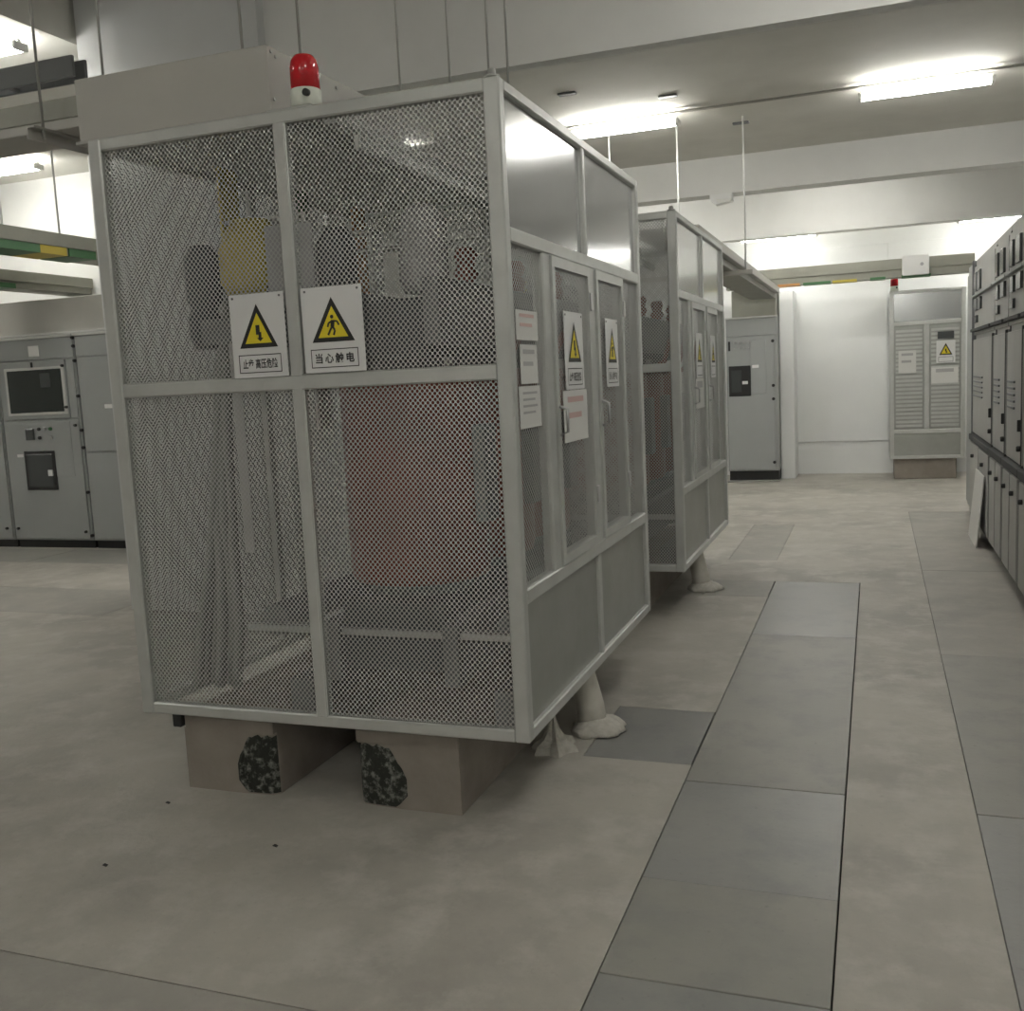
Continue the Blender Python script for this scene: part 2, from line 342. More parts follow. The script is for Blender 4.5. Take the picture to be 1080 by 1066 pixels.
# ------------------------------------------------------------------ the transformer cages
X0, X1, Y0, Y1, Z0, Z1 = -2.571, -1.043, 2.911, 4.768, 0.289, 2.346
T = 0.045
def make_cage():
    c = thing('transformer_cage', 'large aluminium framed perforated cage in the foreground, on two concrete blocks', 'cage', (-1.807, 3.84, Z0), 0, 'perforated transformer cages')
    xm = X1 - 0.785
    post = lambda x0, x1, y0, y1, z0=Z0, z1=Z1: BB(x0, x1, y0, y1, z0, z1, b=0.005).build('post', 'alu', c)
    rail = lambda *a: BB(*a, b=0.005).build('rail', 'alu', c)
    for x in (X0, X1 - 0.052):
        for y in (Y0, Y1 - T): post(x, x + 0.052, y, y + T)
    # front and back: centre mullion, three rails, four perforated panels
    for y, n in ((Y0, 8), (Y1 - T, 4)):
        post(xm, xm + 0.048, y + 0.002, y + T - 0.002, Z0 + .02, Z1 - .02)
        for za, zb_ in ((Z0, Z0 + 0.042), (1.452, 1.503), (Z1 - 0.042, Z1)): rail(X0 + 0.05, X1 - 0.05, y + 0.001, y + T - 0.001, za, zb_)
        for xa, xb in ((X0 + 0.045, xm + 0.004), (xm + 0.044, X1 - 0.045)):
            for za, zb_ in ((Z0 + 0.036, 1.458), (1.497, Z1 - 0.036)): perf_panel(c, 'y', y + 0.018 if n == 8 else y + 0.027, xa, xb, za, zb_, n)
    # right side: solid head panels, two doors between perforated panels, skirt panels
    x = X1
    for za, zb_ in ((Z0, Z0 + 0.042), (0.735, 0.785), (1.868, 1.915), (Z1 - 0.036, Z1)): rail(x - T, x, Y0 + T, Y1 - T, za, zb_)
    post(x - T, x - 0.002, 3.815, 3.85, 1.915, Z1 - 0.03); post(x - T, x - 0.002, 3.85, 3.885, Z0 + 0.03, 0.74)
    for ya, yb in ((Y0 + T, 3.82), (3.845, Y1 - T)): B(x - 0.022, x - 0.018, ya, yb, 1.90, Z1 - 0.03).build('solid_panel', 'sheet', c)
    for ya, yb in ((Y0 + T, 3.855), (3.88, Y1 - T)): B(x - 0.022, x - 0.018, ya, yb, Z0 + 0.03, 0.745).build('skirt_panel', 'sheet_dull', c)
    for ya, yb in ((3.268, 3.345), (3.842, 3.93), (4.385, 4.425)): post(x - T, x - 0.002, ya, yb, 0.78, 1.872)
    perf_panel(c, 'x', x - 0.016, Y0 + T - .005, 3.272, 0.775, 1.876); perf_panel(c, 'x', x - 0.016, 4.42, Y1 - T + .005, 0.775, 1.876)
    for ya, yb in ((3.347, 3.840), (3.932, 4.383)):
        d = B(x - 0.035, x + 0.006, ya, ya + 0.032, 0.79, 1.866).box(x - 0.035, x + 0.006, yb - 0.032, yb, 0.79, 1.866).box(x - 0.035, x + 0.006, ya + 0.032, yb - 0.032, 0.79, 0.822).box(x - 0.035, x + 0.006, ya + 0.032, yb - 0.032, 1.83, 1.866).build('door', 'alu', c)
        perf_panel(d, 'x', x - 0.004, ya + 0.028, yb - 0.028, 0.818, 1.834)
        MB().tube([(x + 0.006, ya + 0.016, 1.25), (x + 0.035, ya + 0.016, 1.26), (x + 0.035, ya + 0.016, 1.34), (x + 0.006, ya + 0.016, 1.35)], 0.006, 8).build('handle', 'busbar', d)
        for z in (0.95, 1.7): BB(x + 0.005, x + 0.014, yb - 0.022, yb + 0.004, z, z + 0.07).build('hinge', 'busbar', d)
    # left side: rails and perforated panels
    x = X0
    for za, zb_ in ((Z0, Z0 + 0.042), (1.452, 1.503), (Z1 - 0.036, Z1)): rail(x, x + T, Y0 + T, Y1 - T, za, zb_)
    post(x + .002, x + T, 3.815, 3.86, Z0 + .03, Z1 - .03)
    for ya, yb in ((Y0 + T - .004, 3.82), (3.855, Y1 - T + .004)):
        for za, zb_ in ((Z0 + 0.036, 1.458), (1.497, Z1 - 0.03)): perf_panel(c, 'x', x + 0.018, ya, yb, za, zb_, 4)
    B(X0 + 0.03, -1.64, Y0 + 0.03, Y1 - 0.03, Z1 - 0.016, Z1 - 0.012).build('shade_roof_sheet', 'sheet_dull', c)  # roof sheet added to darken the inside of the cage
    perf_panel(c, 'z', Z1 - 0.014, -1.645, X1 - 0.03, Y0 + 0.03, Y1 - 0.03, 4)  # perforated roof part, added to cut the light from above
    rail(-1.665, -1.615, Y0 + T, Y1 - T, Z1 - 0.055, Z1 - 0.016); rail(-1.56, -1.535, Y0 + T, Y1 - T, 2.20, 2.25)
    # top cross rail and corner lifting eye, floor tray
    rail(xm, xm + 0.045, Y0 + T, Y1 - T, Z1 - 0.055, Z1 - 0.016)
    MB().lathe([(0.024, 0), (0.024, 0.006), (0.013, 0.01), (0.013, 0.022), (0.009, 0.026)], (X1 - 0.028, Y0 + 0.022, Z1), 12).build('corner_bolt', 'rod', c)
    BB(xm - 0.02, xm + 0.15, Y0 + 0.006, Y0 + 0.13, Z1 - 0.004, Z1 + 0.006).build('bracket', 'alu', c)
    return c
cage1 = make_cage()
DY = 2.82
cage2 = copy_tree(cage1, loc=(-1.807, 3.84 + DY, Z0)); cage2['label'] = 'second perforated cage, farther back and mostly hidden by the foreground one'

# dry transformer standing inside each cage, seen through the holes
def make_transformer():
    t = thing('dry_transformer', 'red brown dry transformer glimpsed through the foreground cage mesh', 'transformer', (-1.60, 3.88, Z0), 0, 'dry transformers inside the cages')
    for x in (-2.02, -1.22): BB(x, x + 0.1, 3.06, 4.70, Z0, Z0 + 0.12).build('base_rail', 'clamp', t)
    for y in (3.08, 4.60): BB(-2.20, -1.12, y, y + 0.06, Z0 + 0.285, Z0 + 0.31).build('cross_channel', 'busbar', t)
    for x in (-1.86, -1.40): BB(x, x + 0.06, 3.06, 4.70, Z0 + 0.12, Z0 + 0.34).build('lower_clamp', 'clamp', t)
    for x in (-1.86, -1.40): BB(x, x + 0.06, 3.06, 4.70, 1.58, 1.80).build('upper_clamp', 'clamp', t)
    BB(-1.80, -1.40, 3.10, 4.66, Z0 + 0.16, 0.70).build('lower_yoke', 'core', t); BB(-1.80, -1.40, 3.10, 4.66, 1.54, 1.74).build('upper_yoke', 'core', t)
    for y in (3.36, 3.88, 4.40):
        k = MB().lathe([(0.215, 0.74), (0.255, 0.75), (0.262, 0.78), (0.262, 1.46), (0.255, 1.49), (0.215, 1.50)], (-1.60, y, 0), 32).build('coil', 'coil', t)
        MB().lathe([(0.19, 0.70), (0.19, 1.54)], (-1.60, y, 0), 24).build('inner_winding', 'clamp', k)
        BB(-1.36, -1.30, y - 0.06, y + 0.06, 0.95, 1.30).build('tap_block', 'clamp', k)
        for i, a in enumerate((-0.16, 0.16)):
            MB().lathe([(0.03, 1.50), (0.035, 1.52), (0.035, 1.57), (0.03, 1.59)], (-1.60 + a, y - 0.05, 0), 12).build('spacer_block', 'insul', k)
        MB().tube([(-1.33, y, 1.44), (-1.22, y, 1.52), (-1.22, y + 0.16, 1.62), (-1.24, y + 0.3, 1.66)], 0.016, 8).build('delta_lead', 'coil', k)
        MB().lathe([(0.03, 1.80), (0.045, 1.83), (0.03, 1.86), (0.045, 1.89), (0.03, 1.92)], (-1.36, y, 0), 14).build('insulator', 'coil', k)
        BB(-1.98, -1.965, y - 0.05, y + 0.05, 1.30, 2.10).build('riser_bar', 'busbar', t)
        BB(-2.32, -1.965, y - 0.05, y + 0.05, 2.085, 2.10).build('link_bar', 'busbar', t)
        BB(-2.33, -2.315, y - 0.06, y + 0.06, 1.90, 2.30).build('flexible_link', ('tape_y', 'tape_g', 'tape_r')[int(round((y - 3.36) / 0.52))], t)
    for y in (3.12,): BB(-2.21, -2.165, y, y + 0.012, 0.86, 1.66).build('earth_bar', 'busbar', t)
    BB(-2.30, -1.90, 3.09, 3.105, 1.63, 1.72).build('earth_link', 'clamp', t); BB(-1.99, -1.80, 3.07, 3.085, 1.74, 2.02).build('flag_plate', 'insul', t)
    MB().lathe([(0.10, 1.80), (0.12, 1.84), (0.12, 1.96), (0.07, 2.06)], (-2.10, 3.16, 0), 18).build('current_transformer', 'tape_y', t)
    MB().lathe([(0.07, 1.76), (0.085, 1.80), (0.085, 2.0), (0.05, 2.05)], (-1.45, 3.2, 0), 18).build('surge_arrester', 'insul', t)
    for x, y in ((-2.36, 3.22), (-2.14, 3.42), (-1.98, 3.16), (-1.75, 3.14)): MB().lathe([(0.05, 1.62), (0.07, 1.66), (0.07, 1.74), (0.055, 1.77), (0.07, 1.80), (0.07, 1.95), (0.04, 2.0)], (x, y, 0), 16).build('bushing', 'core', t)
    for i in range(7):
        a = random.uniform(0, 0.22); b_ = random.uniform(0, 0.1)
        MB().tube([(-2.46 + a, 3.08 + b_, Z0 + 0.05), (-2.44 + a, 3.1 + b_, 0.55 + b_), (-2.38 + a * 0.6, 3.14, 0.85 + 2 * b_), (-2.36 + a * 0.3, 3.2, 1.2), (-2.30, 3.22 + b_, 1.75 + b_), (-2.30, 3.3, 1.98)], 0.02, 8).build('cable', 'cable', t)
    for x in (-2.12, -1.17): MB().cyl(0.06, (x, 3.15, 0.60), (x, 4.55, 0.60), 16).build('blower', 'clamp', t)
    return t
tr = make_transformer()
tr2 = copy_tree(tr, loc=(-1.60, 3.88 + DY, Z0)); tr2['label'] = 'dark dry transformer inside the second cage behind the foreground one'

# concrete blocks below the cages
def chipped_block(x0, x1, y0, y1, label, chip):
    t = thing('concrete_block', label, 'block', ((x0 + x1) / 2, (y0 + y1) / 2, 0), 0, 'concrete blocks under the cages')
    h = Z0
    if chip: # one front lower corner broken away
        s = 1 if chip > 0 else -1; xc = x1 if chip > 0 else x0; xi = x0 if chip > 0 else x1
        n = 0.14 if s > 0 else 0.175
        poly = [(xi, y0), (xc - s * n, y0), (xc - s * 0.02, y0 + 0.010), (xc, y0 + 0.030), (xc, y1), (xi, y1)]
        mb = MB(); k = len(poly)
        if s < 0: poly = poly[::-1]
        mb.v = [(x, y, 0) for x, y in poly] + [(x, y, h * 0.80) for x, y in poly]
        mb.add([tuple(range(k)), tuple(range(k, 2 * k))] + [(i, (i + 1) % k, (i + 1) % k + k, i + k) for i in range(k)], 0)
        mb.bbox(min(xi, xc), max(xi, xc), y0, y1, h * 0.78, h, b=0.006)
        mb.build('body', 'block', t)
        def yy(d): return y0 + (0 if d <= 0 else 0.010 * d / (n - 0.02) if d < n - 0.02 else 0.010 + 1.0 * (d - n + 0.02))
        c = MB(); NU, NV = 12, 8; rc = random.Random(11)
        for q, back in ((0, 0.0), (1, 0.02)):
            for a in range(NU + 1):
                d = -0.015 + (n + 0.014) * a / NU; tt = a / NU
                zh = 0.11 + 0.11 * math.sin(min(1, tt * 2.2) * PI / 2) + 0.006 * math.sin(a * 2.1); zl = max(0.006, 0.05 * (1 - 4 * tt))
                for b_ in range(NV + 1):
                    edge = a in (0, NU) or b_ in (0, NV)
                    c.v.append((xc - s * n + s * d, yy(d) - 0.003 - (0 if edge or q else rc.uniform(0, 0.008)) + back, zl + (zh - zl) * b_ / NV))
        W_ = NV + 1; O_ = (NU + 1) * W_
        for q in (0, O_): c.add([(a * W_ + b_, (a + 1) * W_ + b_, (a + 1) * W_ + b_ + 1, a * W_ + b_ + 1) for a in range(NU) for b_ in range(NV)], q)
        rim = [a * W_ for a in range(NU + 1)] + [NU * W_ + b_ for b_ in range(1, W_)] + [a * W_ + NV for a in range(NU - 1, -1, -1)] + [b_ for b_ in range(NV - 1, 0, -1)]
        c.add([(rim[k_], rim[(k_ + 1) % len(rim)], rim[(k_ + 1) % len(rim)] + O_, rim[k_] + O_) for k_ in range(len(rim))], 0)
        c.build('chipped_patch', 'chip', t)
    else: BB(x0, x1, y0, y1, 0, h, b=0.008).build('body', 'block', t)
    return t
chipped_block(-2.415, -2.035, 2.945, 4.70, 'pinkish concrete block with a chipped right corner under the near cage', 1)
chipped_block(-1.705, -1.315, 2.955, 4.70, 'concrete block with a large black chipped left corner under the near cage', -1)
chipped_block(-2.415, -2.035, 2.945 + DY, 4.70 + DY, 'concrete block under the second cage, away from the aisle', 0)
chipped_block(-1.705, -1.315, 2.955 + DY, 4.70 + DY, 'concrete block under the second cage, nearer the aisle', 0)
BBk = solo('steel_clip', BB(-2.455, -2.417, 2.93, 2.99, 0.235, Z0), 'black', 'small black steel clip at the near cage\'s lower left underside', 'clip', (-2.436, 2.96, 0.235))

def drain_pipe(x, y, label1):
    t = thing('cable_pipe', label1, 'pipe', (x, y, 0), 0, 'white pipes rising under the cages')
    MB().tube([(x - 0.005, y, 0), (x - 0.015, y, 0.1), (x - 0.04, y - 0.01, 0.22), (x - 0.055, y - 0.01, 0.30)], [0.062, 0.058, 0.056, 0.055], 20).build('pipe', 'pipe', t)
    mb = MB(); rnd = random.Random(int(y * 100)); n = 18; rings = [(0.125, 0.0), (0.115, 0.018), (0.085, 0.035), (0.05, 0.05)]
    jit = [rnd.uniform(0.8, 1.15) for _ in range(n)]
    for r, z in rings:
        for i in range(n):
            a = 2 * PI * i / n; mb.v.append((x + 0.02 + r * jit[i] * math.cos(a), y - 0.01 + r * jit[(i + 3) % n] * math.sin(a), z + rnd.uniform(0, 0.006)))
    for k in range(3): mb.add([(k * n + i, k * n + (i + 1) % n, (k + 1) * n + (i + 1) % n, (k + 1) * n + i) for i in range(n)], 0, True)
    mb.add([tuple(range(3 * n, 4 * n)), tuple(range(n))[::-1]], 0)
    mb.build('sealing_foam', 'mortar', t)
    return t
drain_pipe(-1.10, 3.87, 'white pipe with pale foam at its foot beneath the near cage')
drain_pipe(-1.09, 6.62, 'white pipe with pale foam at its foot beneath the second cage')
def scrap():
    mb = MB(); rnd = random.Random(5); n = 12; x, y = -1.19, 3.60
    spikes = [1.0, 0.6, 1.1, 0.7, 1.2, 0.8, 1.0, 0.6, 1.15, 0.7, 0.9, 0.65]
    for r, z in ((0.10, 0.0), (0.085, 0.02), (0.05, 0.04), (0.025, 0.085), (0.01, 0.13)):
        for i in range(n):
            a = 2 * PI * i / n; mb.v.append((x + r * spikes[i] * math.cos(a), y + r * spikes[(i + 2) % n] * math.sin(a), z + (rnd.uniform(0, 0.012) if z else 0)))
    for k in range(4): mb.add([(k * n + i, k * n + (i + 1) % n, (k + 1) * n + (i + 1) % n, (k + 1) * n + i) for i in range(n)], 0)
    mb.add([tuple(range(4 * n, 5 * n)), tuple(range(n))[::-1]], 0); return mb
solo('crumpled_rag', scrap(), 'mortar', 'pale crumpled rag on the floor in the near cage\'s shadow, beside the white pipe', 'rag', (-1.19, 3.60, 0))

for k, (x, y) in enumerate(((-2.28, 2.35), (-1.82, 2.60), (-2.40, 2.80))):
    mb = MB(); mb.v = [(x - 0.012, y, 0), (x + 0.010, y - 0.006, 0), (x + 0.006, y + 0.009, 0), (x - 0.001, y + 0.001, 0.008)]; mb.add([(0, 1, 2), (0, 1, 3), (1, 2, 3), (2, 0, 3)], 0)
    solo('debris_chip', mb, 'black', ['tiny dark chip on the open floor, nearest the lower left', 'tiny dark chip on the floor in front of the gap between the blocks', 'tiny dark chip on the floor left of the left block'][k], 'debris', (x, y, 0), 'tiny chips on the floor')
# ------------------------------------------------------------------ bus ducts, rods, beacon
t = thing('bus_duct_box', 'beige grey sheet metal bus box sitting on top of the near cage', 'duct', (-2.24, 3.4, Z1), 0)
BB(-2.64, -1.85, 2.955, 3.92, Z1 + 0.003, 2.568, b=0.003).build('housing', 'box_grey', t)
BB(-2.652, -1.838, 2.947, 3.93, Z1, Z1 + 0.012, b=0.002).build('bottom_flange', 'box_grey', t)
for y in (3.0, 3.4, 3.85):
    MB().lathe([(0.006, 0), (0.006, 0.006)], (-1.85, y, 2.54), 8, axis='x').build('screw', 'rod', t)
for z in (2.40, 2.55): MB().lathe([(0.006, 0), (0.006, 0.006)], (-1.85, 2.975, z), 8, axis='x').build('screw', 'rod', t)
t = thing('bus_duct', 'long horizontal bus duct reaching from the near cage\'s box to the left edge', 'duct', (-4.5, 3.34, 2.5), 0, 'bus ducts')
BB(-8.5, -2.64, 3.22, 3.47, 2.535, 2.612, b=0.003).build('housing', 'duct', t)
BB(-8.5, -2.64, 3.225, 3.465, 2.498, 2.537, b=0.003).build('lower_channel', 'box_grey', t)
t = thing('trapeze_hanger', 'steel angle hanger with two rods under the upper left duct', 'hanger', (-3.02, 3.34, 2.46))
B(-3.035, -2.995, 3.12, 3.58, 2.49, 2.4975).box(-3.035, -3.028, 3.12, 3.58, 2.45, 2.49).build('angle', 'box_grey', t)
for y in (3.17, 3.53): MB().cyl(0.0055, (-3.0, y, 2.455), (-3.0, y, 4.30), 8).build('rod', 'rod', t)
solo('bus_duct', BB(-2.3, -1.35, 4.28, 4.52, Z1, 2.52), 'box_grey', 'bus box on the rear of the near cage\'s top, out of sight behind its rail', 'duct', (-1.8, 4.4, Z1), 'bus ducts')
for x, y, zb_, l in ((-1.985, 3.02, 2.568, 'thin rod rising from the near right corner of the bus box'),
                     (-1.90, 3.25, 2.568, 'thin rod rising behind the red beacon'), (-2.06, 4.40, 2.52, 'thin rod rising behind the middle of the near cage\'s right top rail'),
                     (-1.81, 4.40, 2.52, 'faint rod midway between the cage corner bolt and the rod above the mesh centre'), (-1.62, 4.40, 2.52, 'thin rod just left of the near cage\'s top corner bolt'),
                     (-1.53, 4.40, 2.52, 'thin rod just right of the near cage\'s top corner bolt')):
    solo('threaded_rod', MB().cyl(0.0052, (x, y, zb_), (x, y, 4.301), 8), 'rod', l, 'rod', (x, y, zb_), 'threaded rods above the near cage')
# beacon on the cage top
def beacon(x, y, z, label, s=1.0):
    t = thing('warning_beacon', label, 'beacon', (x, y, z), 0, 'red warning beacons')
    b = MB().lathe([(0.050 * s, z), (0.050 * s, z + 0.06 * s), (0.046 * s, z + 0.064 * s)], (x, y, 0), 24).build('base', 'beacon_base', t)
    MB().lathe([(0.0115 * s, -0.012 * s), (0.0115 * s, 0.002)], (x + 0.028 * s, y - 0.041 * s, z + 0.042 * s), 12, axis='y').build('cable_hole', 'black', b)
    MB().lathe([(0.047 * s, z + 0.062 * s), (0.047 * s, z + 0.13 * s), (0.043 * s, z + 0.152 * s), (0.032 * s, z + 0.168 * s), (0.012 * s, z + 0.174 * s)], (x, y, 0), 24).build('lens', 'red', t)
beacon(-1.735, 2.985, Z1 + 0.006, 'red dome beacon on a cream base on top of the near cage')

# duct of the second cage running back, with trapeze and white rods
t = thing('bus_duct', 'bus duct running from the second cage\'s top towards the far wall', 'duct', (-1.32, 10.2, 2.27), 0, 'bus ducts')
BB(-1.50, -1.10, 6.9, 12.93, Z1 + 0.003, 2.42, b=0.003).build('housing', 'box_grey', t)
BB(-1.45, -1.15, 7.72, 12.93, 2.29, Z1 + 0.003, b=0.003).build('lower_channel', 'duct', t)
t = thing('trapeze_hanger', 'white rods and cross angle carrying the duct behind the second cage', 'hanger', (-1.6, 8.95, 2.26))
B(-2.28, -0.98, 8.93, 8.98, 2.25, 2.288).build('angle', 'box_grey', t)
for x in (-2.2, -1.6, -1.04): MB().cyl(0.007, (x, 8.955, 2.26), (x, 8.955, 3.56), 10).build('rod', 'rod_white', t)

# far duct across the end of the aisle with phase tapes
t = thing('bus_duct', 'olive bus duct with coloured tape spanning the far end of the aisle', 'duct', (-0.3, 13.05, 2.42), 0, 'bus ducts')
BB(-1.75, 1.09, 12.94, 13.16, 2.52, 2.645, b=0.003).build('housing', 'duct', t)
BB(-1.75, 1.09, 12.96, 13.14, 2.43, 2.525, b=0.003).build('lower_channel', 'duct', t)
for x0, x1, mt in ((-1.12, -0.86, 'tape_r'), (-0.82, -0.50, 'tape_g'), (-0.48, -0.20, 'tape_y'), (-0.05, 0.12, 'tape_g'), (0.30, 0.62, 'tape_g')):
    B(x0, x1, 12.955, 13.145, 2.425, 2.452).build('phase_tape', mt, t)
BB(-1.72, -1.17, 13.22, 13.9, 2.10, 2.431).build('riser', 'duct', t)
t = thing('junction_box', 'white box fixed to the front of the far olive duct', 'box', (0.45, 12.93, 2.44))
BB(0.31, 0.60, 12.88, 12.938, 2.44, 2.67, b=0.006).build('cover', 'white', t)
BB(0.305, 0.34, 12.89, 12.936, 2.45, 2.66, b=0.004).build('side_lip', 'fixture', t)
MB().lathe([(0.02, -0.006), (0.02, 0.003)], (0.52, 12.88, 2.56), 12, axis='y').build('knob', 'insul', t)

# ducts at the left, above the grey cabinets
t = thing('bus_duct', 'upper left bus duct with green and yellow tape on its lower edge', 'duct', (-6.8, 7.5, 2.72), 0, 'bus ducts')
BB(-7.00, -6.63, 3.9, 8.498, 2.785, 2.90, b=0.003).build('housing', 'duct', t)
BB(-6.97, -6.66, 3.9, 8.498, 2.72, 2.79, b=0.003).build('lower_channel', 'duct', t)
for y0, y1, mt in ((6.05, 6.3, 'tape_r'), (6.36, 6.85, 'tape_g'), (6.85, 7.15, 'tape_y'), (7.18, 7.5, 'tape_g')):
    B(-6.98, -6.645, y0, y1, 2.715, 2.80).build('phase_tape', mt, t)
t = thing('bus_duct', 'lower left bus duct entering the trunking over the grey cabinets', 'duct', (-7.8, 7.6, 2.54), 0, 'bus ducts')
BB(-7.95, -7.60, 4.6, 8.498, 2.60, 2.70, b=0.003).build('housing', 'duct', t)
BB(-7.92, -7.63, 4.6, 8.498, 2.54, 2.605, b=0.003).build('lower_channel', 'duct', t)
for y0, y1, mt in ((6.2, 6.5, 'black'), (7.0, 7.5, 'tape_g')): B(-7.93, -7.615, y0, y1, 2.535, 2.58).build('phase_tape', mt, t)
for x, y, zb_, zt, l in ((-6.80, 6.45, 2.90, 3.761, 'pale rod at the left holding the upper duct, leftmost of three'), (-6.80, 6.62, 2.90, 3.761, 'pale rod at the left holding the upper duct, middle of three'),
                         (-6.80, 7.25, 2.90, 3.761, 'pale rod at the left holding the upper duct, rightmost of three')):
    solo('threaded_rod', MB().cyl(0.009, (x, y, zb_), (x, y, zt), 8), 'rod_white', l, 'rod', (x, y, zb_), 'pale rods above the left ducts')
t = thing('cable_tray', 'grey cable tray hanging high at the upper left beside the column', 'tray', (-8.0, 4.9, 3.31))
BB(-11.9, -4.34, 4.86, 4.88, 3.31, 3.43, b=0.003).build('side_rail', 'clamp', t); BB(-11.9, -4.34, 4.96, 4.98, 3.31, 3.43, b=0.003).build('side_rail', 'clamp', t)
for k in range(23): BB(-11.7 + k * 0.31, -11.66 + k * 0.31, 4.88, 4.96, 3.32, 3.335, b=0.002).build('rung', 'clamp', t)
for x in (-10.4, -8.5, -6.6): MB().cyl(0.006, (x, 4.92, 3.325), (x, 4.92, 3.761), 8).build('rod', 'rod', t)
t = thing('cable_trunking', 'wide grey trunking box along the top of the left cabinets', 'trunking', (-7.5, 8.1, 2.105))
BB(-10.3, -5.3, 7.83, 8.45, 2.105, 2.45, b=0.004).build('housing', 'box_grey', t)
BB(-10.3, -5.3, 7.76, 7.84, 2.105, 2.125, b=0.003).build('front_lip', 'cab_light', t)

# ------------------------------------------------------------------ switch cabinets (front faces local -Y, local x from 0 to w)
def cab_root(name, label, w, h, loc, rz=0.0, plinth=0.08, depth=0.6, group=None, body='cab'):
    t = thing(name, label, 'cabinet', loc, rz, group); ORG[t.name] = (0, 0, 0)
    BB(0.002, w - 0.002, 0, depth, plinth, h, b=0.004).build('body', body, t)
    B(0.01, w - 0.01, 0.03, depth - 0.03, 0, plinth).build('plinth', 'black', t)
    return t
def pn(t, name, x0, x1, z0, z1, proud, mt, y=0.0, b=0.003): return BB(x0, x1, y - proud, y + 0.004, z0, z1, b=b).build(name, mt, t)
def knob(t, x, z, r=0.014, mt='black', name='hinge', y=0.0): return MB().lathe([(r, -0.018), (r * 0.9, -0.024), (r * 0.9, -0.024)][:2] + [(r, 0.0)][:0], (x, y, z), 10, axis='y').build(name, mt, t) if False else MB().lathe([(r * 0.8, -0.024), (r, -0.018), (r, 0.004)], (x, y, z), 10, axis='y').build(name, mt, t)
G1 = 'grey switch cabinets along the left'
# centre cabinet with glass window
t = cab_root('switch_cabinet', 'grey cabinet with large dark glass window and black breaker panel at left', 0.99, 2.10, (-8.25, 7.78, 0), group=G1)
h = pn(t, 'header_panel', 0.01, 0.98, 1.875, 2.075, 0.012, 'cab_door'); pn(h, 'label_plate', 0.43, 0.56, 1.905, 2.01, 0.017, 'white')
pn(t, 'top_trim', 0.0, 0.99, 2.075, 2.10, 0.035, 'cab_light')
d = pn(t, 'upper_door', 0.04, 0.865, 1.295, 1.86, 0.018, 'cab_door')
g = pn(d, 'window_frame', 0.10, 0.85, 1.335, 1.80, 0.024, 'cab_light'); pn(g, 'window_pane', 0.135, 0.815, 1.36, 1.775, 0.028, 'glass'); pn(g, 'notice', 0.55, 0.68, 1.60, 1.74, 0.0295, 'meter')
pn(d, 'latch', 0.455, 0.47, 1.80, 1.85, 0.034, 'black'); knob(d, 0.845, 1.80, y=-0.018); knob(d, 0.845, 1.40, y=-0.018)
pn(t, 'side_strip', 0.875, 0.965, 1.295, 1.86, 0.012, 'cab_door')
d = pn(t, 'lower_door', 0.02, 0.965, 0.10, 1.28, 0.018, 'cab_door')
i_ = pn(d, 'control_panel', 0.42, 0.86, 0.72, 1.265, 0.022, 'cab_door')
w_ = pn(d, 'breaker_window', 0.25, 0.635, 0.59, 0.98, 0.030, 'black'); pn(w_, 'breaker_face', 0.29, 0.60, 0.62, 0.95, 0.034, 'meter'); pn(w_, 'breaker_switch', 0.545, 0.60, 0.73, 0.79, 0.045, 'white')
pn(d, 'meter', 0.30, 0.40, 1.09, 1.20, 0.035, 'meter'); pn(d, 'label_plate', 0.15, 0.23, 0.92, 0.95, 0.020, 'white')
for x, z, mt in ((0.475, 1.195, 'black'), (0.545, 1.195, 'ink_grey'), (0.62, 1.195, 'tape_g'), (0.475, 1.11, 'black'), (0.62, 1.11, 'ink_grey')): knob(d, x, z, 0.017, mt, 'indicator', y=-0.02)
for x, z in ((0.07, 0.2), (0.93, 0.17), (0.93, 1.22)): knob(d, x, z, y=-0.018, name='lock')
for z in (2.06, 1.98, 1.84, 1.50, 1.17, 1.0, 0.56, 0.13): knob(t, 0.985, z, 0.016)
# right neighbour, partly hidden by the cage
t = cab_root('switch_cabinet', 'grey cabinet with black vertical handle, half hidden behind the near cage', 0.99, 2.10, (-7.25, 7.78, 0), group=G1)
pn(t, 'header_panel', 0.01, 0.98, 1.875, 2.075, 0.012, 'cab_door'); pn(t, 'top_trim', 0.0, 0.99, 2.075, 2.10, 0.035, 'cab_light')
d = pn(t, 'upper_door', 0.03, 0.72, 0.96, 1.86, 0.018, 'cab_door'); pn(d, 'handle', 0.655, 0.69, 1.0, 1.42, 0.05, 'black'); pn(d, 'lock_plate', 0.45, 0.52, 1.64, 1.76, 0.03, 'black'); pn(d, 'label_plate', 0.30, 0.40, 1.37, 1.41, 0.021, 'white')
pn(t, 'side_door', 0.73, 0.975, 0.10, 1.86, 0.018, 'cab_door'); pn(t, 'lower_door', 0.03, 0.72, 0.10, 0.945, 0.018, 'cab_door')
